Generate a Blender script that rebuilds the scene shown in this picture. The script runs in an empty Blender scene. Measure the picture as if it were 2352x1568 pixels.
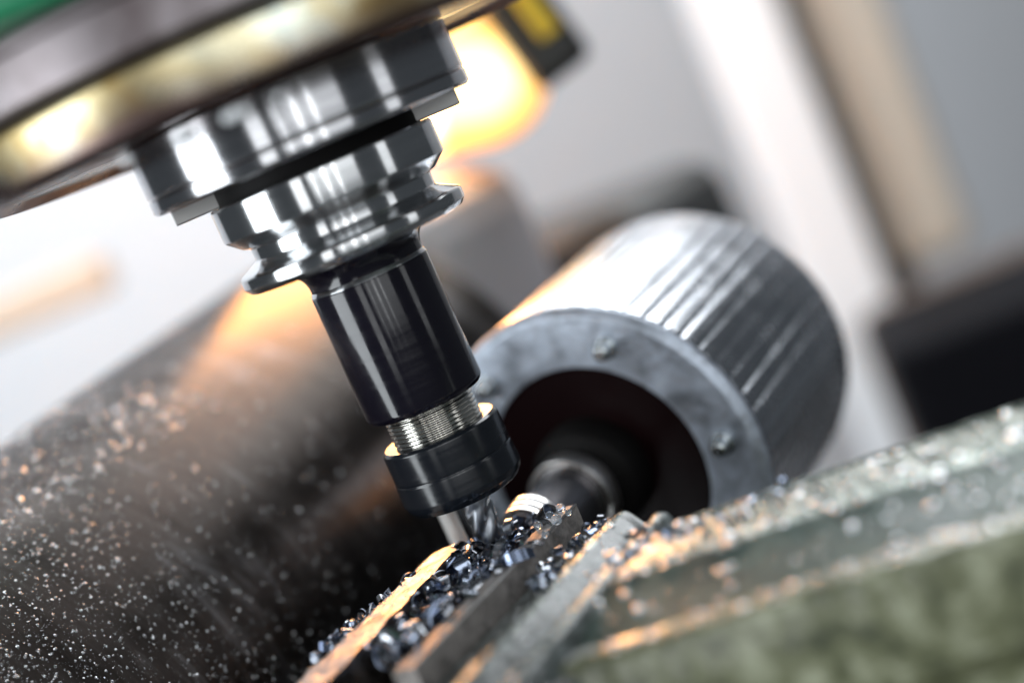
import bpy, bmesh, math, random
import numpy as np
from mathutils import Vector, Matrix
random.seed(7)
MM = 0.001
SC = bpy.context.scene
COL = SC.collection

# ------------------------------------------------------------------ camera
FPX, IW, IH = 3600.0, 2352.0, 1568.0           # focal length and frame in picture units
ROLL, PITCH, DEP, XC = math.radians(23.5), math.radians(9.0), 416.0, 27.3
CAM = np.array([XC, -DEP * math.cos(PITCH), DEP * math.sin(PITCH)])   # mm
FWD = np.array([0, math.cos(PITCH), -math.sin(PITCH)])
RGT = np.array([1.0, 0, 0])
DWN = np.array([0, -math.sin(PITCH), -math.cos(PITCH)])
cam_d = bpy.data.cameras.new("camera")
cam = bpy.data.objects.new("camera", cam_d)
COL.objects.link(cam)
cx = RGT * math.cos(ROLL) + DWN * math.sin(ROLL)
cy = RGT * math.sin(ROLL) - DWN * math.cos(ROLL)
cz = -FWD
cam.matrix_world = Matrix(((cx[0], cy[0], cz[0], CAM[0] * MM), (cx[1], cy[1], cz[1], CAM[1] * MM),
                           (cx[2], cy[2], cz[2], CAM[2] * MM), (0, 0, 0, 1)))
cam_d.sensor_width = 36.0
cam_d.lens = 36.0 * FPX / IW
cam_d.clip_start = 0.01
cam_d.clip_end = 50
cam_d.dof.use_dof = True
cam_d.dof.focus_distance = 0.409
cam_d.dof.aperture_fstop = 3.1
cam_d.dof.aperture_blades = 0
SC.camera = cam

# ------------------------------------------------------------------ world and lamps
w = bpy.data.worlds.new("World")
SC.world = w
w.use_nodes = True
w.node_tree.nodes["Background"].inputs[0].default_value = (0.80, 0.90, 1.0, 1)
w.node_tree.nodes["Background"].inputs[1].default_value = 0.08

def area(name, loc, target, sx, sy, power, col=(1, 1, 1)):
    d = bpy.data.lights.new(name, 'AREA')
    d.shape = 'RECTANGLE'; d.size = sx; d.size_y = sy; d.energy = power; d.color = col
    o = bpy.data.objects.new(name, d); COL.objects.link(o)
    o.location = loc
    o.rotation_euler = (Vector(target) - Vector(loc)).to_track_quat('-Z', 'Y').to_euler()
    return o
area("window_light", (-1.15, -0.42, 0.08), (0, 0, 0.02), 0.62, 1.5, 19, (0.90, 0.96, 1.0))
area("tube_light", (-0.56, -1.25, 0.30), (0, 0, 0.0), 0.26, 1.0, 1.7, (0.95, 0.98, 1.0))
area("tube_light", (-0.20, -1.40, 0.40), (0, 0, 0.0), 0.05, 1.0, 0.35, (0.95, 0.98, 1.0))
area("tube_light", (0.08, -1.40, 0.45), (0, 0, 0.0), 0.10, 1.0, 1.0, (0.95, 0.98, 1.0))
area("tube_light", (0.34, -1.35, 0.45), (0, 0, 0.0), 0.07, 1.0, 0.7, (0.95, 0.98, 1.0))
area("tube_light", (1.05, -0.50, 0.35), (0, 0, 0.0), 0.22, 1.0, 0.9, (0.95, 0.98, 1.0))
area("steel_fill", (0.35, -1.9, 0.6), (0, 0, 0.0), 1.8, 1.4, 11.0, (0.95, 0.98, 1.0))  # unseen fill added behind the camera to lift the dark steel
area("ceiling_light", (0.55, 0.80, 0.98), (0.05, 0.0, -0.05), 1.3, 0.7, 20, (0.93, 0.97, 1.0))
area("wall_fill", (-0.25, 0.30, 0.95), (0.0, 1.15, 0.1), 0.9, 0.45, 17, (0.97, 0.98, 1.0))  # unseen lamp added only to brighten the back wall

SC.view_settings.view_transform = 'Standard'
SC.view_settings.look = 'None'
SC.view_settings.exposure = 0.0
SC.view_settings.gamma = 1.0
SC.view_settings.use_curve_mapping = False
SC.render.engine = 'CYCLES'
SC.cycles.use_denoising = True
SC.cycles.sample_clamp_indirect = 8.0
SC.cycles.max_bounces = 8

# ------------------------------------------------------------------ helpers
def ray(px, py):
    x, y = px - IW / 2, py - IH / 2
    u = x * math.cos(ROLL) - y * math.sin(ROLL); v = x * math.sin(ROLL) + y * math.cos(ROLL)
    return FWD + RGT * (u / FPX) + DWN * (v / FPX)
def G(px, py, z):                       # picture point on the level plane z (mm)
    d = ray(px, py); t = (z - CAM[2]) / d[2]; return CAM + d * t
def D(px, py, t):                       # picture point at depth t (mm)
    return CAM + ray(px, py) * t

def tag(o, label, cat, group=None, kind=None):
    o["label"] = label; o["category"] = cat
    if group: o["group"] = group
    if kind: o["kind"] = kind
    return o
def struct(o, label=None):
    o["kind"] = "structure"
    return o
def thing(name, label, cat, loc=(0, 0, 0), group=None):
    o = bpy.data.objects.new(name, None); COL.objects.link(o)
    o.empty_display_size = 0.01
    o.location = [c * MM for c in loc]
    return tag(o, label, cat, group)
def mesh_data(name, V, Fc, mat, sharp=30, smooth=True):
    me = bpy.data.meshes.new(name)
    me.from_pydata([tuple(float(c) * MM for c in v) for v in V], [], Fc)
    me.update()
    bm = bmesh.new(); bm.from_mesh(me)
    bmesh.ops.recalc_face_normals(bm, faces=bm.faces)
    bm.to_mesh(me); bm.free()
    if smooth:
        me.polygons.foreach_set("use_smooth", [True] * len(me.polygons))
        me.set_sharp_from_angle(angle=math.radians(sharp))
    if mat is not None: me.materials.append(mat)
    return me
def obj(name, V, Fc, mat, parent=None, sharp=14, smooth=True):
    """one mesh object; V in world mm"""
    if parent is not None:
        off = np.array(parent.location) / MM
        pp = parent.parent
        while pp is not None:
            off = off + np.array(pp.location) / MM; pp = pp.parent
        V = [np.asarray(v, float) - off for v in V]
        o = bpy.data.objects.new(name, mesh_data(name, V, Fc, mat, sharp, smooth))
        COL.objects.link(o); o.parent = parent
        return o
    V = np.asarray(V, float)
    org = np.array([(V[:, 0].min() + V[:, 0].max()) / 2, (V[:, 1].min() + V[:, 1].max()) / 2, V[:, 2].min()])
    o = bpy.data.objects.new(name, mesh_data(name, V - org, Fc, mat, sharp, smooth))
    COL.objects.link(o)
    o.location = [c * MM for c in org]
    return o
def frame(n):
    n = np.asarray(n, float); n = n / np.linalg.norm(n)
    ref = np.array([0, 0, 1.0]) if abs(n[2]) < 0.9 else np.array([1.0, 0, 0])
    a = np.cross(n, ref); a /= np.linalg.norm(a); b = np.cross(a, n)
    return a, b, n
def lathe(prof, c=(0, 0, 0), axis=(0, 0, 1), seg=96, closed=False, rmod=None):
    """prof: list of (r, h) along the axis"""
    a, b, n = frame(axis); c = np.asarray(c, float)
    V, Fc = [], []; m = len(prof)
    for i in range(seg):
        t = 2 * math.pi * i / seg
        e = a * math.cos(t) + b * math.sin(t)
        for r, h in prof:
            rr = r + (rmod(t, h, r) if rmod else 0)
            V.append(c + e * rr + n * h)
    for i in range(seg):
        j = (i + 1) % seg
        for k in range(m if closed else m - 1):
            l = (k + 1) % m
            Fc.append((i * m + k, j * m + k, j * m + l, i * m + l))
    if not closed:
        if prof[0][0] > 1e-6: Fc.append(tuple(i * m for i in range(seg)))
        if prof[-1][0] > 1e-6: Fc.append(tuple(i * m + m - 1 for i in range(seg)))
    return V, Fc
def rounded(prof, rad):
    """round every inner corner of an open polyline with an arc"""
    out = [prof[0]]
    for i in range(1, len(prof) - 1):
        p0, p1, p2 = (np.array(prof[k], float) for k in (i - 1, i, i + 1))
        d1, d2 = p0 - p1, p2 - p1
        l1, l2 = np.linalg.norm(d1), np.linalg.norm(d2)
        r = min(rad, l1 * 0.45, l2 * 0.45)
        q1, q2 = p1 + d1 / l1 * r, p1 + d2 / l2 * r
        for k in range(5):
            s = k / 4
            out.append(tuple((1 - s) ** 2 * q1 + 2 * s * (1 - s) * p1 + s * s * q2))
    out.append(prof[-1])
    return out
def prism(poly, p0, p1, side, up=(0, 0, 1), nseg=1, jit=0.0):
    """extrude section poly [(s, z)] from p0 to p1; s runs along side, z absolute along up"""
    p0, p1, side = (np.asarray(q, float) for q in (p0, p1, side))
    V, Fc = [], []; m = len(poly)
    for k in range(nseg + 1):
        q = p0 + (p1 - p0) * k / nseg
        for s, z in poly:
            js, jz = (random.gauss(0, jit), random.gauss(0, jit)) if jit else (0, 0)
            V.append((q[0] + side[0] * (s + js), q[1] + side[1] * (s + js), z + jz))
    for k in range(nseg):
        for i in range(m):
            j = (i + 1) % m
            Fc.append((k * m + i, k * m + j, (k + 1) * m + j, (k + 1) * m + i))
    Fc.append(tuple(range(m))); Fc.append(tuple(nseg * m + i for i in range(m)))
    return V, Fc
def box(c, ex, ey, ez, hx, hy, hz, bev=0.0):
    c, ex, ey, ez = (np.asarray(q, float) for q in (c, ex, ey, ez))
    bm = bmesh.new()
    bmesh.ops.create_cube(bm, size=2)
    for v in bm.verts: v.co = Vector((v.co.x * hx, v.co.y * hy, v.co.z * hz))
    if bev: bmesh.ops.bevel(bm, geom=list(bm.edges), offset=bev, segments=3, affect='EDGES', profile=0.5)
    bm.verts.ensure_lookup_table()
    V = [c + ex * v.co.x + ey * v.co.y + ez * v.co.z for v in bm.verts]
    Fc = [tuple(v.index for v in f.verts) for f in bm.faces]
    bm.free()
    return V, Fc
WORLD = {}
def axis_obj(name, prof, cen, ax, m, parent=None, seg=96, rmod=None, sharp=14):
    """lathe whose local Z is the axis (so ring marks run round it)"""
    V, Fc = lathe(prof, (0, 0, 0), (0, 0, 1), seg, False, rmod)
    o = bpy.data.objects.new(name, mesh_data(name, V, Fc, m, sharp)); COL.objects.link(o)
    a, b, n = frame(ax)
    mw = Matrix(((a[0], b[0], n[0], 0), (a[1], b[1], n[1], 0), (a[2], b[2], n[2], 0), (0, 0, 0, 1)))
    if (Vector(mw.col[0][:3]).cross(Vector(mw.col[1][:3]))).dot(Vector(mw.col[2][:3])) < 0:
        for r in range(3): mw[r][0] *= -1
    c = np.asarray(cen, float) * MM
    mw[0][3], mw[1][3], mw[2][3] = c
    if parent is None: o.matrix_local = mw
    else:
        pm = WORLD.get(parent.name) or Matrix.Translation(parent.location)
        o.parent = parent
        o.matrix_local = pm.inverted() @ mw
    WORLD[o.name] = mw
    return o
def join(parts):
    V, Fc = [], []
    for v, f in parts:
        o = len(V); V += list(v); Fc += [tuple(i + o for i in q) for q in f]
    return V, Fc

# ------------------------------------------------------------------ materials
def mat(name, base=(0.5, 0.5, 0.5), metal=0.0, rough=0.4, aniso=0.0, spec=0.5, coat=0.0, coat_r=0.1):
    m = bpy.data.materials.new(name); m.use_nodes = True
    nt = m.node_tree; p = nt.nodes["Principled BSDF"]
    p.inputs["Base Color"].default_value = (*base, 1)
    p.inputs["Metallic"].default_value = metal
    p.inputs["Roughness"].default_value = rough
    p.inputs["Specular IOR Level"].default_value = spec
    p.inputs["Coat Weight"].default_value = coat
    p.inputs["Coat Roughness"].default_value = coat_r
    if aniso:
        p.inputs["Anisotropic"].default_value = aniso
        p.inputs["Anisotropic Rotation"].default_value = 0.25
        t = nt.nodes.new("ShaderNodeTangent"); t.direction_type = 'RADIAL'; t.axis = 'Z'
        nt.links.new(t.outputs[0], p.inputs["Tangent"])
    return m, nt, p
def N(nt, typ, **kw):
    n = nt.nodes.new(typ)
    for k, v in kw.items():
        if hasattr(n, k) and k not in n.inputs.keys(): setattr(n, k, v)
        else: n.inputs[k].default_value = v
    return n
def coords(nt, scale=(1, 1, 1), rot=(0, 0, 0), kind="Object"):
    tc = nt.nodes.new("ShaderNodeTexCoord"); mp = nt.nodes.new("ShaderNodeMapping")
    mp.inputs["Scale"].default_value = scale; mp.inputs["Rotation"].default_value = rot
    nt.links.new(tc.outputs[kind], mp.inputs["Vector"])
    return mp.outputs[0]
def noise(nt, vec, scale, detail=4, rough=0.55, dist=0.0):
    n = nt.nodes.new("ShaderNodeTexNoise")
    n.inputs["Scale"].default_value = scale; n.inputs["Detail"].default_value = detail
    n.inputs["Roughness"].default_value = rough; n.inputs["Distortion"].default_value = dist
    nt.links.new(vec, n.inputs["Vector"])
    return n.outputs["Fac"]
def ramp(nt, fac, stops):
    r = nt.nodes.new("ShaderNodeValToRGB"); e = r.color_ramp.elements
    while len(e) < len(stops): e.new(0.5)
    for i, (p, c) in enumerate(stops):
        e[i].position = p; e[i].color = (*c, 1) if len(c) == 3 else c
    nt.links.new(fac, r.inputs[0])
    return r.outputs[0]
def maprange(nt, fac, a, b, c, d):
    n = nt.nodes.new("ShaderNodeMapRange")
    for i, v in zip((1, 2, 3, 4), (a, b, c, d)): n.inputs[i].default_value = v
    nt.links.new(fac, n.inputs[0])
    return n.outputs[0]
def bump(nt, p, h, strength, dist=0.0005):
    b = nt.nodes.new("ShaderNodeBump"); b.inputs["Strength"].default_value = strength
    b.inputs["Distance"].default_value = dist
    nt.links.new(h, b.inputs["Height"]); nt.links.new(b.outputs[0], p.inputs["Normal"])
def g(v): return (v, v, v)

# turned steel: fine rings round Z, reflections stretched along the axis
def turned(name, base, rough, aniso, ring=0.06):
    m, nt, p = mat(name, base, 1.0, rough, aniso)
    v = coords(nt, (1, 1, 900))
    f = noise(nt, v, 1.0, 3, 0.6)
    nt.links.new(maprange(nt, f, 0.3, 0.7, rough * 0.8, rough * 1.3), p.inputs["Roughness"])
    v2 = coords(nt, (30, 30, 400))
    f2 = noise(nt, v2, 1.0, 4, 0.6)
    nt.links.new(ramp(nt, f2, [(0.3, tuple(c * 0.86 for c in base)), (0.7, base)]), p.inputs["Base Color"])
    bump(nt, p, f, ring, 0.00004)
    return m
M_steel = turned("turned_steel", (0.66, 0.67, 0.68), 0.15, 0.8)
M_nose = turned("spindle_steel", (0.60, 0.60, 0.62), 0.17, 0.8, 0.09)
M_thread = turned("thread_steel", (0.72, 0.70, 0.64), 0.14, 0.2)

def black_oxide(name, base, rough):
    m, nt, p = mat(name, base, 0.0, rough, 0.5, 0.6)
    f = noise(nt, coords(nt, (20, 20, 700)), 1.0, 3)
    nt.links.new(maprange(nt, f, 0.3, 0.7, rough * 0.75, rough * 1.4), p.inputs["Roughness"])
    return m
M_black = black_oxide("black_oxide", (0.006, 0.005, 0.010), 0.13)
M_nut = black_oxide("black_nut_steel", (0.007, 0.009, 0.013), 0.20)

# grease-stained bearing cap ring
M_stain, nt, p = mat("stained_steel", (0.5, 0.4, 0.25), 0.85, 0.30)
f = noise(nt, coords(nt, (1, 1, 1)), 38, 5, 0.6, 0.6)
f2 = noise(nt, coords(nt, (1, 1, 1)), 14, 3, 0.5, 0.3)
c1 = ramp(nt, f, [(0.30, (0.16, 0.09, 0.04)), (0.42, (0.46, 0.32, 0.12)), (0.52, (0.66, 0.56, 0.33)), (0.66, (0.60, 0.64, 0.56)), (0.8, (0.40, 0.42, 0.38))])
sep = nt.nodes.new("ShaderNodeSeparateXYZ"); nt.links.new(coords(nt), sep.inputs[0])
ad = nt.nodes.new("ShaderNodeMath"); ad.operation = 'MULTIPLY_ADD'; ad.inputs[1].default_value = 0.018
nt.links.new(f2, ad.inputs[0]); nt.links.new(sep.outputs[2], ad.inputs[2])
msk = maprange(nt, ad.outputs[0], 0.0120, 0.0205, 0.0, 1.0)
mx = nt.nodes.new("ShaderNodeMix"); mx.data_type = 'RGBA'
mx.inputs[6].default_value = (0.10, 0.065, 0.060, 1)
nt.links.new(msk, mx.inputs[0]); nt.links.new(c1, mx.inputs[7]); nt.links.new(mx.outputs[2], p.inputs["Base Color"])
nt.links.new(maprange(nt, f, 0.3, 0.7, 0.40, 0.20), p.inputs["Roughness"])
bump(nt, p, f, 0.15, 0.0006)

M_ring2, nt, p = mat("grimy_steel", (0.3, 0.27, 0.27), 0.7, 0.42)
f = noise(nt, coords(nt), 26, 5, 0.65, 0.5)
nt.links.new(ramp(nt, f, [(0.3, (0.10, 0.075, 0.075)), (0.55, (0.30, 0.265, 0.275)), (0.75, (0.42, 0.38, 0.40))]), p.inputs["Base Color"])
bump(nt, p, f, 0.12, 0.0006)
M_greenpaint, nt, p = mat("green_paint", (0.02, 0.26, 0.12), 0.0, 0.35)
M_dark, _, _ = mat("dark_gap", (0.004, 0.0035, 0.0035), 0.0, 0.6, 0, 0.15)

# vise casting, olive grey with oil film
def casting(name, ca, cb, cc, rough, sc=60, coat=1.0):
    m, nt, p = mat(name, cb, 0.05, rough, 0, 0.5, coat, 0.14)
    f = noise(nt, coords(nt), sc, 6, 0.62, 0.3)
    nt.links.new(ramp(nt, f, [(0.28, ca), (0.5, cb), (0.72, cc)]), p.inputs["Base Color"])
    f2 = noise(nt, coords(nt), sc * 4, 4)
    nt.links.new(maprange(nt, f, 0.3, 0.75, rough * 0.7, rough * 1.35), p.inputs["Roughness"])
    bump(nt, p, f2, 0.35, 0.0003)
    return m
M_green = casting("olive_vise_steel", (0.016, 0.030, 0.025), (0.050, 0.080, 0.066), (0.14, 0.18, 0.15), 0.45, 60, 0.08)
M_olive = casting("olive_vise_body", (0.020, 0.028, 0.014), (0.135, 0.145, 0.075), (0.40, 0.42, 0.30), 0.50, 150)
M_vtop, nt, p = mat("machined_vise_top", (0.4, 0.44, 0.4), 0.75, 0.24)
f = noise(nt, coords(nt, (500, 60, 60), (0, 0, math.radians(-55))), 1.0, 6, 0.7, 0.8)
nt.links.new(ramp(nt, f, [(0.36, (0.05, 0.06, 0.055)), (0.44, (0.12, 0.15, 0.13)), (0.52, (0.34, 0.38, 0.34)), (0.66, (0.56, 0.60, 0.56))]), p.inputs["Base Color"])
nt.links.new(maprange(nt, f, 0.3, 0.75, 0.18, 0.36), p.inputs["Roughness"])
bump(nt, p, f, 0.5, 0.0003)
M_jaw = casting("jaw_steel", (0.014, 0.018, 0.016), (0.045, 0.056, 0.052), (0.20, 0.23, 0.23), 0.36, 200, 0.45)

def worksteel(name, base, rough, sc):
    m, nt, p = mat(name, base, 1.0, rough)
    f = noise(nt, coords(nt), sc, 6, 0.65, 0.4)
    nt.links.new(ramp(nt, f, [(0.3, tuple(c * 0.35 for c in base)), (0.6, base), (0.8, tuple(min(1, c * 1.25) for c in base))]), p.inputs["Base Color"])
    nt.links.new(maprange(nt, f, 0.25, 0.75, rough * 0.7, rough * 1.5), p.inputs["Roughness"])
    f2 = noise(nt, coords(nt), sc * 2.5, 5, 0.6, 0.6)
    bump(nt, p, f2, 0.8, 0.0006)
    return m
M_work = worksteel("workpiece_steel", (0.50, 0.45, 0.42), 0.30, 110)
M_plate = worksteel("plate_steel", (0.36, 0.33, 0.31), 0.40, 260)
M_plate.node_tree.nodes["Principled BSDF"].inputs["Metallic"].default_value = 0.5

M_chip, nt, p = mat("blued_chip_steel", (0.16, 0.18, 0.23), 1.0, 0.22)
oi = nt.nodes.new("ShaderNodeObjectInfo")
nt.links.new(ramp(nt, oi.outputs["Random"], [(0.0, (0.16, 0.20, 0.30)), (0.4, (0.32, 0.37, 0.47)), (0.75, (0.58, 0.60, 0.64)), (1.0, (0.18, 0.19, 0.22))]), p.inputs["Base Color"])
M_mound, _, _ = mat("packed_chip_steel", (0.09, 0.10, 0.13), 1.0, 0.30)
M_drop, nt, p = mat("coolant", (0.75, 0.82, 0.88), 0.0, 0.04)
p.inputs["Transmission Weight"].default_value = 0.9; p.inputs["IOR"].default_value = 1.38
M_fleck, _, _ = mat("swarf_fleck", (0.85, 0.86, 0.88), 1.0, 0.22)

M_fleck2, _, _ = mat("fine_swarf", (0.55, 0.56, 0.58), 1.0, 0.25)
M_milk, _, _ = mat("milky_coolant", (0.86, 0.88, 0.90), 0.0, 0.12)
# drums
M_shell, nt, p = mat("drum_steel", (0.60, 0.62, 0.66), 1.0, 0.24)
f = noise(nt, coords(nt), 90, 4)
nt.links.new(maprange(nt, f, 0.3, 0.7, 0.18, 0.30), p.inputs["Roughness"])
M_endring = worksteel("ring_steel", (0.66, 0.73, 0.84), 0.42, 70)
M_endring.node_tree.nodes["Principled BSDF"].inputs["Metallic"].default_value = 0.75
M_bolt, _, _ = mat("bolt_steel", (0.62, 0.66, 0.68), 1.0, 0.25)
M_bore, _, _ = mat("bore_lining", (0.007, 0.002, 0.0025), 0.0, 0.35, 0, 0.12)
M_shaft, _, _ = mat("shaft_steel", (0.10, 0.095, 0.10), 0.9, 0.30)
M_collar, _, _ = mat("collar_steel", (0.74, 0.72, 0.70), 1.0, 0.32)

M_big, nt, p = mat("oily_drum_steel", (0.05, 0.05, 0.055), 1.0, 0.36, 0.88)
v = coords(nt, (60, 60, 900))
f = noise(nt, v, 1.0, 4, 0.6)
f3 = noise(nt, coords(nt, (1, 1, 5.0)), 16, 7, 0.68, 0.15)
nt.links.new(ramp(nt, f3, [(0.32, (0.024, 0.020, 0.018)), (0.56, (0.065, 0.056, 0.052)), (0.72, (0.19, 0.185, 0.19))]), p.inputs["Base Color"])
nt.links.new(maprange(nt, f3, 0.3, 0.7, 0.30, 0.46), p.inputs["Roughness"])
bump(nt, p, f, 0.25, 0.0002)

# background paint
M_wall, _, _ = mat("enclosure_paint", (0.40, 0.41, 0.43), 0.0, 0.6)
M_white, _, _ = mat("white_paint", (0.86, 0.87, 0.89), 0.0, 0.5)
M_litwall, _, _ = mat("lit_wall_paint", (0.62, 0.645, 0.68), 0.0, 0.6)  # paler copy of the wall tone, paints in the brighter light at left
M_beige, _, _ = mat("beige_paint", (0.52, 0.47, 0.40), 0.0, 0.6)
M_brown, _, _ = mat("dark_brown", (0.10, 0.07, 0.055), 0.0, 0.6)
M_blackbg, _, _ = mat("black_rubber", (0.004, 0.004, 0.006), 0.0, 0.6, 0, 0.1)
M_greybg, _, _ = mat("grey_casting", (0.52, 0.49, 0.52), 0.2, 0.5)
M_darkbg, _, _ = mat("dark_backdrop", (0.05, 0.05, 0.05), 0.2, 0.5)

# ------------------------------------------------------------------ background
def vertical_box(name, px0, px1, depth, ztop, zbot, thick, m, bev=6):
    """upright box at a depth from the camera, between two picture points"""
    P0, P1 = D(*px0, depth), D(*px1, depth)
    ex = np.array([P1[0] - P0[0], P1[1] - P0[1], 0]); L = np.linalg.norm(ex); ex /= L
    ey = np.array([-ex[1], ex[0], 0])
    c = (P0 + P1) / 2 + ey * thick / 2; c[2] = (ztop + zbot) / 2
    return obj(name, *box(c, ex, ey, (0, 0, 1), L / 2, thick / 2, (ztop - zbot) / 2, bev), m)
WY = 1150
struct(obj("wall", *box((100, WY, 50), (1, 0, 0), (0, 1, 0), (0, 0, 1), 1300, 15, 900), M_wall))
tag(obj("lit_wall_sheet", *box((-560, WY - 30, 50), (1, 0, 0), (0, 1, 0), (0, 0, 1), 590, 10, 880, 4), M_litwall),
    "bright white blurred sheet painting in light on the wall at the left behind everything", "panel")
struct(obj("floor", *box((100, 300, -640), (1, 0, 0), (0, 1, 0), (0, 0, 1), 1300, 900, 10), M_darkbg))
tag(vertical_box("column", (1590, 0), (1790, 0), 1150, 500, -630, 70, M_white, 8),
    "white upright column of the machine enclosure, far behind the ribbed drum", "column")
tag(vertical_box("column", (1850, 0), (2040, 0), 1190, 500, -200, 60, M_beige, 12),
    "beige upright column to the right of the white column", "column")
tag(vertical_box("gap_strip", (1780, 0), (1870, 0), 1230, 500, -630, 20, M_brown, 4),
    "added dark channel between the white and the beige column", "strip")  # brown strip added behind the columns to darken the gap between them
tag(obj("cable_cover", *box(D(2230, 760, 1135) + np.array([0, 0, -60]), (1, 0, 0), (0, 1, 0), (0, 0, 1), 75, 20, 105, 18), M_brown),
    "dark brown blurred cover right of the beige column", "cover")
tag(obj("cabinet", *box(D(2330, 790, 1000) + np.array([60, 0, -4]), (0.985, -0.17, 0), (0.17, 0.985, 0), (0, 0, 1), 140, 60, 42, 10), M_blackbg),
    "black blurred cabinet at the right behind the olive vise", "cabinet")

tag(obj("guide_rail", *box(D(60, 700, 1050), (1, 0, 0), (0, 1, 0), (0, 0, 1), 60, 20, 14, 6), M_beige),
    "beige blurred rail at the far left, behind the large drum", "rail")

# ------------------------------------------------------------------ amber lamp
lamp = thing("work_lamp", "glowing amber work lamp behind the spindle nose", "lamp", tuple(D(1130, 190, 720)))
M_amber, nt, p = mat("amber_glass", (1.0, 0.55, 0.12), 0.0, 0.35)
sx = nt.nodes.new("ShaderNodeSeparateXYZ"); nt.links.new(coords(nt, (1 / 0.0295, 1 / 0.0295, 1 / 0.034)), sx.inputs[0])
mn = nt.nodes.new("ShaderNodeMath"); mn.operation = 'MINIMUM'; mn.inputs[1].default_value = 0.0
nt.links.new(sx.outputs[2], mn.inputs[0])
cb_ = nt.nodes.new("ShaderNodeCombineXYZ"); nt.links.new(sx.outputs[1], cb_.inputs[0]); nt.links.new(mn.outputs[0], cb_.inputs[1])
ln = nt.nodes.new("ShaderNodeVectorMath"); ln.operation = 'LENGTH'; nt.links.new(cb_.outputs[0], ln.inputs[0])
col = ramp(nt, ln.outputs["Value"], [(0.0, (1.0, 0.80, 0.46)), (0.45, (1.0, 0.74, 0.34)), (0.70, (1.0, 0.62, 0.20)), (0.90, (1.0, 0.42, 0.06)), (1.0, (1.0, 0.26, 0.02))])
st = maprange(nt, ln.outputs["Value"], 0.4, 1.0, 2.8, 1.10)
# hidden stretch behind the nose is boosted, added to throw orange reflections
hot = maprange(nt, sx.outputs[2], 0.5, 1.5, 1.0, 24.0)
ms = nt.nodes.new("ShaderNodeMath"); ms.operation = 'MULTIPLY'
nt.links.new(st, ms.inputs[0]); nt.links.new(hot, ms.inputs[1]); nt.links.new(ms.outputs[0], p.inputs["Emission Strength"])
mc = nt.nodes.new("ShaderNodeMix"); mc.data_type = 'RGBA'; mc.inputs[7].default_value = (1.0, 0.42, 0.13, 1)
nt.links.new(maprange(nt, sx.outputs[2], 0.4, 1.2, 0.0, 1.0), mc.inputs[0]); nt.links.new(col, mc.inputs[6])
nt.links.new(mc.outputs[2], p.inputs["Emission Color"])
LC = np.array(lamp.location) / MM
# long dome: rounded right end in view, running left behind the nose
pr = [(0.01, -34)] + [(29.5 * math.sin(t), -34 * math.cos(t)) for t in np.linspace(0.15, math.pi / 2, 14)] + [(29.5, 30), (29, 80), (27, 115), (18, 130), (0.01, 136)]
lens = axis_obj("lens", pr, LC + np.array([-8, 0, 3]), (-0.97, -0.03, 0.24), M_amber, lamp, 64, None, 40)
M_lampbody, _, _ = mat("lamp_body_black", (0.015, 0.013, 0.012), 0.0, 0.4)
M_glow, _, _ = mat("lamp_glow_yellow", (0.75, 0.48, 0.02), 0.0, 0.4)
P = D(1225, 40, 700)
obj("bracket", *box(P + np.array([-5, 0, 6]), (0.97, 0, 0.24), (0, 1, 0), (-0.24, 0, 0.97), 15, 14, 36, 6), M_lampbody, lamp)
obj("glow_plate", *box(D(1222, 20, 684) + np.array([-2, 0, 8]), (0.97, 0, 0.24), (0, 1, 0), (-0.24, 0, 0.97), 4.5, 2, 22, 1), M_glow, lamp)  # plate colours in the lamp's yellow glow on the bracket

# ------------------------------------------------------------------ large oily drum at the left
AX = np.array([0.5284, 0.8455, 0.0774]); AX /= np.linalg.norm(AX)
LCEN = np.array([-125.5, 106.1, -68.9]); LR = 90.0
big = axis_obj("steel_drum", rounded([(0.01, -150), (LR, -150), (LR, 165), (0.01, 165)], 1.5), LCEN, AX, M_big, None, 160)
tag(big, "large dark oily steel drum speckled with swarf at the left", "drum")
# far grey casting seen to the right of the tool holder
tag(obj("background_box", *box(D(1110, 560, 720) + np.array([-36, 0, -24]), (0.85, -0.53, 0), (0.53, 0.85, 0), (0, 0, 1), 52, 50, 60, 24), M_greybg),
    "pale grey blurred casting between tool holder and ribbed drum", "casting")
tag(obj("background_box", *box(D(1330, 560, 820) + np.array([0, 0, -32]), (0.85, -0.53, 0), (0.53, 0.85, 0), (0, 0, 1), 70, 60, 50, 20), M_darkbg),
    "dark blurred box behind the top of the ribbed drum", "casting")  # dark box deepens the tone of the wall behind the drum

# ------------------------------------------------------------------ ribbed drum with bolted ring
RC = np.array([35.3, 60.0, -59.0]); yaw, pit = math.radians(32.6), math.radians(2.4)
RA = np.array([math.sin(yaw) * math.cos(pit), math.cos(yaw) * math.cos(pit), math.sin(pit)])
drum = thing("ribbed_drum", "ribbed steel drum with bolted end ring and dark bore", "drum", tuple(RC))
def ribs(t, h, r):
    if r < 54.4 or h < 5 or h > 93: return 0
    k = 56 * t / (2 * math.pi); ph = k - math.floor(k)
    return -0.95 * max(0, math.cos(2 * math.pi * ph)) ** 3 * (0.6 + 0.4 * math.sin(5.3 * math.floor(k + 0.5)))
axis_obj("shell", [(38, 2.2), (52.2, 2.2), (52.2, 4.6), (54.6, 4.8), (54.9, 5.4), (55, 8), (55, 30), (55, 60), (55, 90), (54.3, 95), (52.5, 96.5), (0.01, 96.5)], RC, RA, M_shell, drum, 672, ribs, 40)
er = axis_obj("end_ring", rounded([(36.3, 6), (36.3, 0), (52.6, 0), (55.2, 2.2), (55.2, 3.4), (52.5, 3.4)], 0.5), RC, RA, M_endring, drum, 128)
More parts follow.
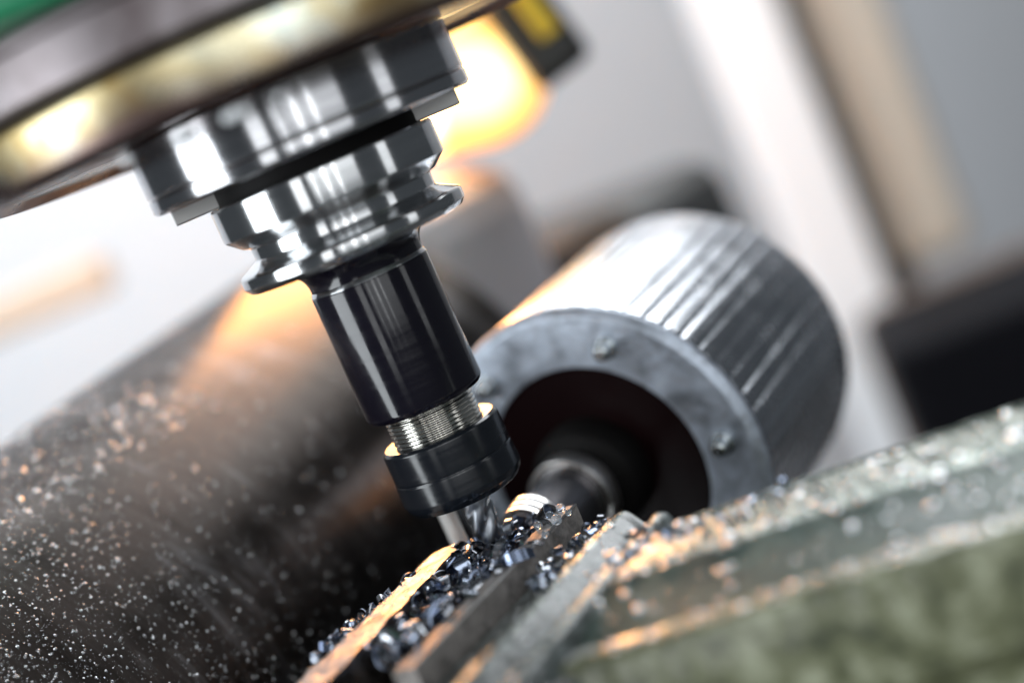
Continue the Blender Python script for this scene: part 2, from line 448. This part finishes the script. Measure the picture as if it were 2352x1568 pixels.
axis_obj("bore", [(36.25, 0.6), (36.2, 40), (0.01, 40)], RC, RA, M_bore, drum, 96)
sh = axis_obj("shaft", rounded([(0.01, -46), (9.5, -46), (11, -44.5), (11, -24), (12, -23.5), (12, 38), (0.01, 38)], 0.5), RC + np.array([0, 0, 1.5]), RA, M_shaft, drum, 64)
axis_obj("shaft_collar", rounded([(12.05, -21), (13.8, -21), (13.8, -14.5), (12.05, -14.5)], 0.4), RC + np.array([0, 0, 1.5]), RA, M_collar, sh, 64)
axis_obj("shaft_seal", rounded([(12.05, -12), (17.5, -10), (18.5, -4), (18.5, 8), (12.05, 8)], 1.5), RC + np.array([0, 0, 1.5]), RA, M_dark, sh, 64)
ra, rb, rn = frame(RA)
for k in range(6):
    t = math.radians(1 + 60 * k)
    c = RC + (ra * math.cos(t) + rb * math.sin(t)) * 44.3
    axis_obj("bolt", rounded([(0.01, -6.2), (1.7, -6.2), (2.7, -5.2), (2.7, -2.0), (3.7, -2.0), (3.7, 0.3), (0.01, 0.3)], 0.5), c, RA, M_bolt, er, 24)

# ------------------------------------------------------------------ spindle head and nose
head = thing("milling_head", "grimy spindle head with gold stained cap ring and green paint", "spindle head", (0, 0, 81.5))
HR = 84.5
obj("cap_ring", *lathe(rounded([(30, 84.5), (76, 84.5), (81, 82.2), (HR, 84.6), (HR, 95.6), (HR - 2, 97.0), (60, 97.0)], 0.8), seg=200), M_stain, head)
obj("seal_gap", *lathe([(30, 96.8), (HR - 3.5, 96.8), (HR - 3.5, 98.8), (30, 98.8)], seg=160), M_dark, head)
obj("bearing_housing", *lathe(rounded([(30, 98.6), (HR - 1, 98.6), (HR + 0.2, 99.6), (HR + 0.2, 109.4), (HR + 2.0, 110.2), (HR + 2.0, 112.4), (HR + 1.0, 113.0), (30, 113.0)], 0.6), seg=200), M_ring2, head)
obj("painted_casing", *box((0, 6, 165), (1, 0, 0), (0, 1, 0), (0, 0, 1), 108, 97, 51.8, 3), M_greenpaint, head)
for ang in range(20, 380, 60):
    t = math.radians(ang)
    obj("joint_screw", *lathe([(0.01, 0), (1.6, 0), (1.6, 3.4), (0.01, 3.4)], (math.cos(t) * (HR + 0.9), math.sin(t) * (HR + 0.9), 110.0), (0, 0, 1), 16), M_dark, head)

M_key, _, _ = mat("key_steel", (0.42, 0.41, 0.40), 1.0, 0.5)
nose = thing("spindle_nose", "bright turned steel spindle nose under the stained cap ring", "spindle", (0, 0, 66.7))
obj("nose_ring", *lathe(rounded([(22, 84), (44.0, 84), (44.0, 71.5), (43.7, 71.2), (43.7, 70.8), (44.0, 70.4), (44.0, 67.5), (43.2, 66.7), (24, 66.7), (22, 69)], 0.35), seg=160), M_nose, nose)
for s in (-1, 1):
    obj("drive_key", *box((33.2 * s, 0, 64.75), (s, 0, 0), (0, s, 0), (0, 0, 1), 6.2, 7.0, 2.05, 0.4), M_key, nose)

# ------------------------------------------------------------------ tool holder
holder = thing("tool_holder", "steel V-flange tool holder with black body hanging from the spindle", "tool holder", (0, 0, -32.5))
obj("flange", *lathe(rounded([(20, 62.6), (30.5, 62.6), (31.0, 62.1), (31.0, 53.6), (27.2, 50.4), (25.4, 49.9), (25.4, 46.6), (26.6, 45.9),
                              (30.6, 43.9), (31.2, 43.2), (31.2, 40.6), (29.9, 39.0), (20.0, 38.8)], 0.35), seg=160), M_steel, holder)
obj("drive_taper", *lathe([(19.5, 62.5), (28.3, 62.5), (28.3, 75), (18, 95), (0.01, 95)], seg=64), M_dark, holder)  # taper widened; its near-black colour puts shade into the gap
arc = [(20.2 - 4.4 * math.sin(t), 38.9 - 5.8 * (1 - math.cos(t))) for t in np.linspace(0.1, math.pi / 2, 10)]
obj("neck", *lathe([(20.4, 39.2)] + arc + [(15.8, 32.7)], seg=120), M_black, holder)
obj("bright_edge", *lathe([(15.8, 32.75), (16.3, 31.9), (16.4, 31.6), (15.6, 31.5)], seg=120), M_steel, holder)
obj("body", *lathe(rounded([(15.0, 31.7), (16.4, 31.55), (16.55, -4.0), (15.6, -5.4), (11.0, -5.6)], 0.5), seg=160), M_black, holder)
thr = [(11.2, -5.2)]
for k in range(8):
    z = -5.6 - k * 1.15
    thr += [(11.9, z), (12.5, z - 0.38), (12.5, z - 0.62), (11.9, z - 0.98)]
thr += [(11.2, -15.2)]
obj("thread", *lathe(thr, seg=120), M_thread, holder, sharp=60)
nut = obj("collet_nut", *lathe(rounded([(12.0, -13.9), (15.7, -13.7), (16.55, -14.6), (16.6, -22.6), (16.45, -23.0), (16.75, -23.5), (17.0, -29.2),
                                        (16.4, -30.9), (15.0, -32.6), (6.2, -32.7), (5.4, -32.0)], 0.3), seg=160), M_nut, holder)

# end mill: shank with helical flutes
mill = thing("end_mill", "dark fluted end mill held in the collet nut", "end mill", (0, 0, -47))
M_mill, _, _ = mat("carbide", (0.30, 0.32, 0.35), 1.0, 0.34)
V, Fc = [], []; nz, ns = 34, 48
for i in range(nz):
    z = -31.5 - i * 15.5 / (nz - 1)
    fl = 0.0 if z > -36 else min(1.0, (-36 - z) / 1.5)
    for j in range(ns):
        t = 2 * math.pi * j / ns
        ph = (t * 4 - (z + 31.5) * 0.42 * 4 / 2) % (2 * math.pi)
        r = 4.3 - fl * 0.7 * (0.5 - 0.5 * math.cos(ph)) ** 1.6
        V.append((0.9 + r * math.cos(t), r * math.sin(t), z))
for i in range(nz - 1):
    for j in range(ns):
        k = (j + 1) % ns
        Fc.append((i * ns + j, i * ns + k, (i + 1) * ns + k, (i + 1) * ns + j))
Fc.append(tuple(range(ns))); Fc.append(tuple((nz - 1) * ns + j for j in range(ns)))
obj("cutter", V, Fc, M_mill, mill, 40)

M_rod, _, _ = mat('rod_metal', (0.80, 0.78, 0.75), 0.6, 0.5)
rodP = D(1042, 1215, 436)
rod = obj("pale_rod", *lathe(rounded([(0.01, -161), (2.6, -161), (2.6, rodP[2] + 18), (2.0, rodP[2] + 19), (0.01, rodP[2] + 19)], 0.3), (rodP[0], rodP[1], 0), (0, 0, 1), 32), M_rod)
tag(rod, "pale upright pin standing just left of the end mill", "rod")  # pale rod for the bright upright bar beside the cutter

# ------------------------------------------------------------------ workpieces and vise
ZT = -45.0
def seg_dir(p, q):
    d = np.array([q[0] - p[0], q[1] - p[1], 0]); return d / np.linalg.norm(d)
# left bar: torn, worn top edge
fl, fr, nr, nl = G(985, 1274, ZT), G(1066, 1242, ZT), G(752, 1567, ZT), G(674, 1567, ZT)
nr = fr + (nr - fr) * 1.35; nl = fl + (nl - fl) * 1.35
V, Fc = [], []; nu, nv = 90, 12
for i in range(nu + 1):
    s = i / nu
    L, Rr = fl + (nl - fl) * s, fr + (nr - fr) * s
    wob = 0.45 * math.sin(s * 31) + 0.3 * math.sin(s * 77 + 1) + random.gauss(0, 0.12)
    for j in range(nv + 1):
        q = j / nv
        P = L + (Rr - L) * q
        dz = 0.18 * math.sin(s * 40 + 3 * q) + random.gauss(0, 0.05)
        if j == 0: P = P + (L - Rr) / np.linalg.norm(L - Rr) * wob; dz -= 0.6
        if j == 1: dz -= 0.1
        V.append((P[0], P[1], ZT + dz))
W = nv + 1
for i in range(nu):
    for j in range(nv):
        Fc.append((i * W + j, i * W + j + 1, (i + 1) * W + j + 1, (i + 1) * W + j))
ring_i = [j for j in range(W)] + [i * W + nv for i in range(1, nu + 1)] + [nu * W + j for j in range(nv - 1, -1, -1)] + [i * W for i in range(nu - 1, 0, -1)]
base0 = len(V)
for k in ring_i: V.append((V[k][0], V[k][1], ZT - 22))
for k in range(len(ring_i)):
    l = (k + 1) % len(ring_i)
    Fc.append((ring_i[k], ring_i[l], base0 + l, base0 + k))
Fc.append(tuple(range(base0, base0 + len(ring_i))))
tag(obj("steel_bar", V, Fc, M_work, None, 50), "worn steel bar with orange-lit top, left of the chip-filled slot", "steel bar")

# right plate: thin wall with burred edge
a0, a1 = G(1323, 1157, ZT), G(985, 1495, ZT)
d = seg_dir(a1, a0); sd = np.array([d[1], -d[0], 0])
a1 = a0 - d * 84
V, Fc = prism([(0, ZT), (0.0, ZT - 7), (0.6, ZT - 22), (-6.2, ZT - 22), (-6.2, ZT - 0.3), (-5.7, ZT)], a0, a1, sd, nseg=60, jit=0.05)
plate = tag(obj("steel_plate", V, Fc, M_plate, None, 40), "thin upright steel plate right of the chip-filled slot", "steel plate")
bp, bf = [], []
nb = 60
for i in range(nb + 1):
    q = a0 + (a1 - a0) * i / nb
    h = 0.25 + 0.25 * abs(math.sin(i * 1.7)) * (1 if i < 25 else 0.4)
    for s_, z_ in ((0.02, ZT - 0.1), (0.16, ZT - 0.1), (0.10 + random.gauss(0, 0.03), ZT + h)):
        bp.append((q[0] + sd[0] * s_, q[1] + sd[1] * s_, z_))
for i in range(nb):
    for j in range(3):
        k = (j + 1) % 3
        bf.append((i * 3 + j, i * 3 + k, (i + 1) * 3 + k, (i + 1) * 3 + j))
obj("burr", bp, bf, M_collar, plate, 60)

# vise: floor, serrated jaw, stepped olive body
M_table, _, _ = mat("table_iron", (0.05, 0.05, 0.052), 0.6, 0.45)
tag(obj("machine_table", *box((85, 60, -181.5), (0.84, -0.54, 0), (0.54, 0.84, 0), (0, 0, 1), 150, 165, 20, 4), M_table),
    "dark iron machine table under vise and drums", "table")
vise = thing("milling_vise", "olive green stepped milling vise in the right foreground", "vise", (60, -90, -110))
eg = np.array([math.cos(math.radians(-15.5)), math.sin(math.radians(-15.5)), 0]); tg = np.array([eg[1], -eg[0], 0])  # tg towards the camera
F0 = G(1800, 1112, ZT)
def fe(x): return F0 + eg * x
zz = ZT
sec = [(0, -75), (0, zz - 0.6), (0.3, zz + 0.1), (1.0, zz + 0.1), (1.5, zz - 0.7), (2.3, zz - 0.8), (2.9, zz - 0.2), (4, zz - 0.1), (10, zz - 0.25), (18, zz - 0.4), (24, zz - 0.7), (26.2, zz - 1.3), (27.4, zz - 1.8), (33, zz - 3.2), (39, zz - 4.6), (44.2, zz - 5.8), (44.4, -75)]
upper = obj("jaw_body", *prism(sec, fe(-27), fe(160), tg, nseg=120, jit=0.07), M_green, vise, 40)
# cut its left end along the jaw direction
co = G(1424, 1169, ZT); cn = G(1112, 1501, ZT)
dj = seg_dir(cn, co); sj = np.array([dj[1], -dj[0], 0])
me = upper.data
me.materials.append(M_vtop)
for pl in me.polygons:
    if pl.normal.z > 0.985: pl.material_index = 1
off = np.array([60, -90, -110.0])
for v_ in me.vertices:
    P = np.array(v_.co) / MM + off
    x = (P - F0) @ eg
    if x < -10:
        t_ = (P - F0) @ tg
        x2 = -27 - t_ * 0.55
        f_ = (x + 10) / (-17.0)
        xn = -10 + (x2 + 10) * f_
        P = P + eg * (xn - x)
        v_.co = Vector((P - off) * MM)
me.update()
sec2 = [(36, -161), (36, zz - 8), (43.6, zz - 5.9), (51.6, zz - 5.5), (52.9, zz - 6.2), (53.6, zz - 8.2), (54.6, -72.5), (52.8, -73), (52.8, -75.2), (57.2, -76), (58.5, -161)]
obj("bed_body", *prism(sec2, fe(-78), fe(160), tg, nseg=140, jit=0.10), M_olive, vise, 40)
# serrated jaw plate: ridges run along dj
zr = ZT - 0.6
secj = [(-19, -80), (-19, zr - 6.5), (-11, zr - 6.2), (-2.2, zr - 0.6), (-1.2, zr), (1.4, zr - 0.1), (2.4, zr - 0.8), (6.5, zr - 3.6), (9.5, zr - 3.4), (13.0, zr - 0.4), (13.8, zr), (15.6, zr - 0.1), (16.6, zr - 0.9), (19.0, zr - 6), (22, zr - 6.6), (22, -80)]
J0, J1 = co, co - dj * 92
V, Fc = prism(secj, J0, J1, sj, nseg=90, jit=0.10)
# stagger the far end like the photograph: the outer ridge starts nearer
V = [np.array(v) for v in V]
for v_ in V:
    s_ = (v_ - J0) @ sj; a_ = (v_ - J0) @ dj
    if a_ > -12:
        cut = 7.0 * max(0, min(1, (s_ - 4) / 8)) + (3.0 if s_ < -9 else 0)
        v_ -= dj * cut * (a_ + 12) / 12
sj_o = obj("serrated_jaw", V, Fc, M_jaw, vise, 40)
sj_o.data.materials.append(M_vtop)
for pl in sj_o.data.polygons:
    if pl.normal.z > 0.96 and (pl.center.z / MM - 110) > zr - 1.2: pl.material_index = 1
# slot floor under the chips
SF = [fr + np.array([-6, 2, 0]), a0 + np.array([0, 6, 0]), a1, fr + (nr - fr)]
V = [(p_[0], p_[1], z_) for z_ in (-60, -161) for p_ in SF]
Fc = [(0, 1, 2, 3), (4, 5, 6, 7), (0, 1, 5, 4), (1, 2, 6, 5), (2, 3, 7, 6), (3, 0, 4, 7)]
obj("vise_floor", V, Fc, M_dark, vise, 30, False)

# ------------------------------------------------------------------ chips
def chip_mesh(i):
    rnd = random.Random(100 + i)
    kind = i % 4
    R = rnd.uniform(1.3, 2.8); span = rnd.uniform(0.8, 2.6); wd = rnd.uniform(1.3, 2.6); th = 0.22
    if kind == 2: R, span, wd = rnd.uniform(3, 5), rnd.uniform(0.5, 0.9), rnd.uniform(0.7, 1.2)
    if kind == 3: R, span, wd = rnd.uniform(1.0, 1.5), rnd.uniform(2.8, 4.6), rnd.uniform(1.2, 2.2)
    n = 9; V = []
    twist = rnd.uniform(-0.5, 0.5); lead = rnd.uniform(-0.8, 0.8)
    for k in range(n):
        s = k / (n - 1) - 0.5
        t = s * span
        w_ = wd * (1 - 0.25 * abs(2 * s) ** 3 + rnd.gauss(0, 0.03))
        for rr in (R, R + th):
            for sg in (-0.5, 0.5):
                V.append((rr * math.sin(t), sg * w_ + lead * s * 2 + twist * sg * math.cos(t), rr * math.cos(t) - R * math.cos(span / 2 if span < 3 else 1.5)))
    Fc = []
    for k in range(n - 1):
        o = k * 4; q = o + 4
        for a_, b_ in ((0, 1), (1, 3), (3, 2), (2, 0)):
            Fc.append((o + a_, o + b_, q + b_, q + a_))
    Fc += [(0, 1, 3, 2), (n * 4 - 4, n * 4 - 3, n * 4 - 1, n * 4 - 2)]
    return V, Fc
CHIPS = [chip_mesh(i) for i in range(16)]
CHIPD = [mesh_data("metal_chip", v, f, M_chip, 45) for v, f in CHIPS]
def inpoly(x, y, poly):
    r = False; j = len(poly) - 1
    for i in range(len(poly)):
        (xi, yi), (xj, yj) = poly[i], poly[j]
        if (yi > y) != (yj > y) and x < (xj - xi) * (y - yi) / (yj - yi) + xi: r = not r
        j = i
    return r
def sample(poly, z):
    xs = [p_[0] for p_ in poly]; ys = [p_[1] for p_ in poly]
    while True:
        x, y = random.uniform(min(xs), max(xs)), random.uniform(min(ys), max(ys))
        if inpoly(x, y, poly): return G(x, y, z)
SLOT = [(1085, 1252), (1135, 1222), (1215, 1190), (1305, 1168), (1318, 1164), (1222, 1262), (1130, 1325), (1062, 1385), (960, 1470), (880, 1530), (850, 1500), (915, 1415), (985, 1345), (1035, 1290)]
GROOVE = [(1235, 1300), (1330, 1215), (1390, 1190), (1400, 1205), (1320, 1290), (1260, 1340), (1215, 1360)]
VALLEY = [(1390, 1285), (1450, 1225), (1540, 1215), (1620, 1180), (1600, 1225), (1500, 1270), (1420, 1315)]
LEFTB = [(985, 1290), (960, 1300), (880, 1370), (790, 1440), (720, 1510), (735, 1515), (810, 1440), (900, 1365)]
TOPG = [(1560, 1215), (1700, 1155), (1830, 1105), (1860, 1110), (1740, 1165), (1600, 1235)]
FARTOP = [(1330, 1230), (1400, 1175), (1420, 1180), (1400, 1215)]
chip_id = 0
def put_chip(P, label, sc=1.0, flat=0.5):
    global chip_id
    o = bpy.data.objects.new("metal_chip", CHIPD[random.randrange(16)]); COL.objects.link(o)
    o.location = [c * MM for c in P]
    o.rotation_euler = (random.gauss(0, flat), random.gauss(0, flat), random.uniform(0, 6.28))
    s_ = sc * random.uniform(0.85, 1.3); o.scale = (s_, s_, s_)
    tag(o, label, "metal chip", "blued steel chips around the cut")
    chip_id += 1
for i in range(150):
    z = random.choice((-49, -47, -45.5, -44.5))
    P = sample(SLOT, z); put_chip(P, "curled blue-grey steel chip heaped in the slot below the end mill", 1.35, 0.7)
for i in range(34): put_chip(sample(GROOVE, -50.2 + random.uniform(0, 2)), "steel chip lying in the groove between thin plate and serrated jaw", 0.95, 0.4)
for i in range(38): put_chip(sample(VALLEY, -47.0 + random.uniform(0, 1.5)), "steel chip lying between serrated jaw and olive vise top", 1.05, 0.4)
for i in range(34): put_chip(sample(LEFTB, -45.6 + random.uniform(-1.0, 0.6)), "small steel chip clinging to the left edge of the steel bar", 0.8, 0.8)
for i in range(30): put_chip(sample(TOPG, -44.6), "small steel chip on the far edge of the olive vise", 0.45, 0.3)
for i in range(8): put_chip(sample(FARTOP, -47.5), "pale steel chip on the scratched slope of the serrated jaw", 0.7, 0.3)
put_chip(G(1797, 1108, -43.6), "single dark chip standing on the far rim of the olive vise", 0.75, 0.2)
# packed chips below, too many to count
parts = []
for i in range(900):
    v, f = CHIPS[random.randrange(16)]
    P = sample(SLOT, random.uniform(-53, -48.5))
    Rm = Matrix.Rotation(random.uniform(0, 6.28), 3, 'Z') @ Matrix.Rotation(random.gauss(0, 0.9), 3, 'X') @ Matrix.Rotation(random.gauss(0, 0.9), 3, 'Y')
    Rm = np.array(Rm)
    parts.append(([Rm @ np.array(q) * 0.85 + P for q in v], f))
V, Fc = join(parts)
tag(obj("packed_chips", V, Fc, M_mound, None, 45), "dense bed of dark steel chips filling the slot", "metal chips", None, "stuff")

# long curls behind the end mill
def curl(c, R, turns, wd, pitch, ax, name, label, m=M_fleck):
    a, b, n = frame(ax); V, Fc = [], []
    k = int(turns * 36)
    for i in range(k + 1):
        t = i * 2 * math.pi / 36
        rr = R * (1 - 0.02 * i / 36) + 0.12 * math.sin(3.1 * t)
        for r_ in (rr, rr + 0.25):
            for w_ in (-wd / 2, wd / 2):
                V.append(np.asarray(c) + (a * math.cos(t) + b * math.sin(t)) * r_ + n * (w_ + pitch * t / (2 * math.pi)))
    for i in range(k):
        o, q = i * 4, i * 4 + 4
        for x_, y_ in ((0, 1), (1, 3), (3, 2), (2, 0)): Fc.append((o + x_, o + y_, q + y_, q + x_))
    Fc += [(0, 1, 3, 2), (k * 4, k * 4 + 1, k * 4 + 3, k * 4 + 2)]
    return tag(obj(name, V, Fc, m, None, 45), label, "metal curl")
curl(D(1212, 1225, 432), 8.2, 2.6, 1.6, 3.0, (0.5, 0.8, 0.15), "metal_curl", "long bright steel curl wound behind the end mill", M_collar)

# ------------------------------------------------------------------ coolant droplets and flecks
def drop(c, r, up=(0, 0, 1), seg=10, rings=5, squash=0.7):
    a, b, n = frame(up); V, Fc = [], []
    for i in range(rings + 1):
        t = math.pi * i / rings
        for j in range(seg):
            p_ = 2 * math.pi * j / seg
            V.append(np.asarray(c) + (a * math.cos(p_) + b * math.sin(p_)) * r * math.sin(t) + n * r * squash * math.cos(t))
    for i in range(rings):
        for j in range(seg):
            k = (j + 1) % seg
            Fc.append((i * seg + j, i * seg + k, (i + 1) * seg + k, (i + 1) * seg + j))
    return V, Fc
for (x, y, r) in ((1288, 1166, 1.3), (1262, 1182, 1.1), (1306, 1176, 0.9), (1278, 1192, 1.5), (1236, 1206, 1.2), (1252, 1226, 1.0)):
    tag(obj("coolant_droplet", *drop(G(x, y, ZT + 0.9), r, seg=24, rings=14, squash=0.95), M_drop, None, 180),
        "round bluish coolant droplet on the tip of the thin plate", "droplet", "droplets on the plate tip")
for (x, y, r) in ((422, 312, 2.0), (435, 306, 1.3), (523, 270, 1.3), (541, 262, 1.5), (560, 256, 1.2), (290, 368, 1.3), (640, 222, 0.9)):
    d_ = ray(x, y); t_ = (82.5 - CAM[2]) / d_[2]
    P = D(x, y, 318)
    # put it on the cap ring's front edge
    ro = np.array([d_[0], d_[1]]); o2 = CAM[:2]
    A_ = ro @ ro; B_ = 2 * ro @ o2; C_ = o2 @ o2 - 84.0 ** 2
    disc = B_ * B_ - 4 * A_ * C_
    if disc > 0:
        P = CAM + d_ * ((-B_ - math.sqrt(disc)) / (2 * A_))
    tag(obj("coolant_droplet", *drop(P, r, seg=14, rings=8, squash=0.9), M_milk, None, 180),
        "pale coolant droplet hanging on the lower edge of the stained ring", "droplet", "droplets under the cap ring")
def flecks(name, pts, label, m, rr, seg=6, rings=4, tilt=0.22):
    parts = []
    for P, n_ in pts:
        r_ = rr[0] * (rr[1] / rr[0]) ** (random.random() ** 2.2)
        n2 = np.asarray(n_, float) + np.array([random.gauss(0, tilt) for _ in range(3)])
        parts.append(drop(P, r_, n2, seg, rings, random.uniform(0.14, 0.40)))
    V, Fc = join(parts)
    return tag(obj(name, V, Fc, m, None, 180), label, "droplets", None, "stuff")
# on the left drum
a_, b_, n_ = frame(AX); pts = []
tries = 0
while len(pts) < 20000 and tries < 400000:
    tries += 1
    h = random.uniform(-148, 100) if random.random() < 0.8 else random.uniform(-148, -40)
    t = random.uniform(0, 2 * math.pi)
    nn = a_ * math.cos(t) + b_ * math.sin(t)
    P = LCEN + AX * h + nn * LR
    if (CAM - P) @ nn < 0: continue
    q = P - CAM; dd = q @ FWD; u = q @ RGT / dd * FPX; v = q @ DWN / dd * FPX
    x = u * math.cos(ROLL) + v * math.sin(ROLL) + IW / 2; y = -u * math.sin(ROLL) + v * math.cos(ROLL) + IH / 2
    if not (-500 < x < 1400 and 300 < y < 2100): continue
    if random.random() > math.exp(-max(0, h + 105) / 60): continue
    pts.append((P, nn))
flecks("swarf_flecks", pts, "countless fine swarf flecks and droplets on the large dark drum", M_fleck2, (0.07, 0.66), 6, 4, 0.38)
pts2 = []
while len(pts2) < 900:
    h = random.uniform(-125, 30); t = random.uniform(0, 2 * math.pi)
    nn = a_ * math.cos(t) + b_ * math.sin(t)
    P = LCEN + AX * h + nn * LR
    if not (0.02 < ((CAM - P) / np.linalg.norm(CAM - P)) @ nn < 0.55) or nn[2] < 0.5: continue
    pts2.append((P, nn))
flecks("swarf_sparkle", pts2, "larger bright swarf flecks along the upper side of the large dark drum", M_fleck, (0.25, 0.95), 8, 4, 0.42)
# on the vise top and faces
pts = []
for i in range(420):
    x = random.uniform(-45, 95); t = random.uniform(2.5, 27)
    P = fe(x) + tg * t; P[2] = ZT - 0.15 - t * 0.015
    pts.append((P, (0, 0, 1)))
for i in range(150):
    x = random.uniform(-45, 95); t = random.uniform(28.5, 43)
    P = fe(x) + tg * t; P[2] = ZT - 1.9 - (t - 27.4) * 0.238; pts.append((P, (0.0, -0.23, 1)))
for i in range(260):
    x = random.uniform(-70, 95)
    P = fe(x) + tg * random.uniform(44.5, 51); P[2] = ZT - 5.7; pts.append((P, (0, 0, 1)))
flecks("coolant_drops", pts, "scattered coolant drops on the olive vise", M_fleck, (0.25, 1.6), 8, 4, 0.15)
pts = []
for i in range(420):
    s_ = random.uniform(-18, 21); k_ = random.uniform(-88, -8)
    zs = np.interp(s_, [q[0] for q in secj[1:-1]], [q[1] for q in secj[1:-1]])
    P = J0 + dj * k_ + sj * s_; P[2] = zs; pts.append((P, (0, 0, 1)))
flecks("jaw_drops", pts, "scattered coolant drops on the serrated jaw", M_fleck, (0.2, 1.1), 8, 4, 0.15)
pts = []
for (ang, rad, dep) in [(40 + random.gauss(0, 5), 35.9, random.uniform(6, 26)) for _ in range(9)] + [(random.uniform(50, 170), 35.9, random.uniform(4, 34)) for _ in range(16)]:
    t = math.radians(ang); e = ra * math.cos(t) + rb * math.sin(t)
    pts.append((RC + e * rad + RA * dep, -e))
flecks("bore_drops", pts, "few pale coolant drops inside the dark bore of the ribbed drum", M_fleck, (0.7, 1.3), 10, 5)
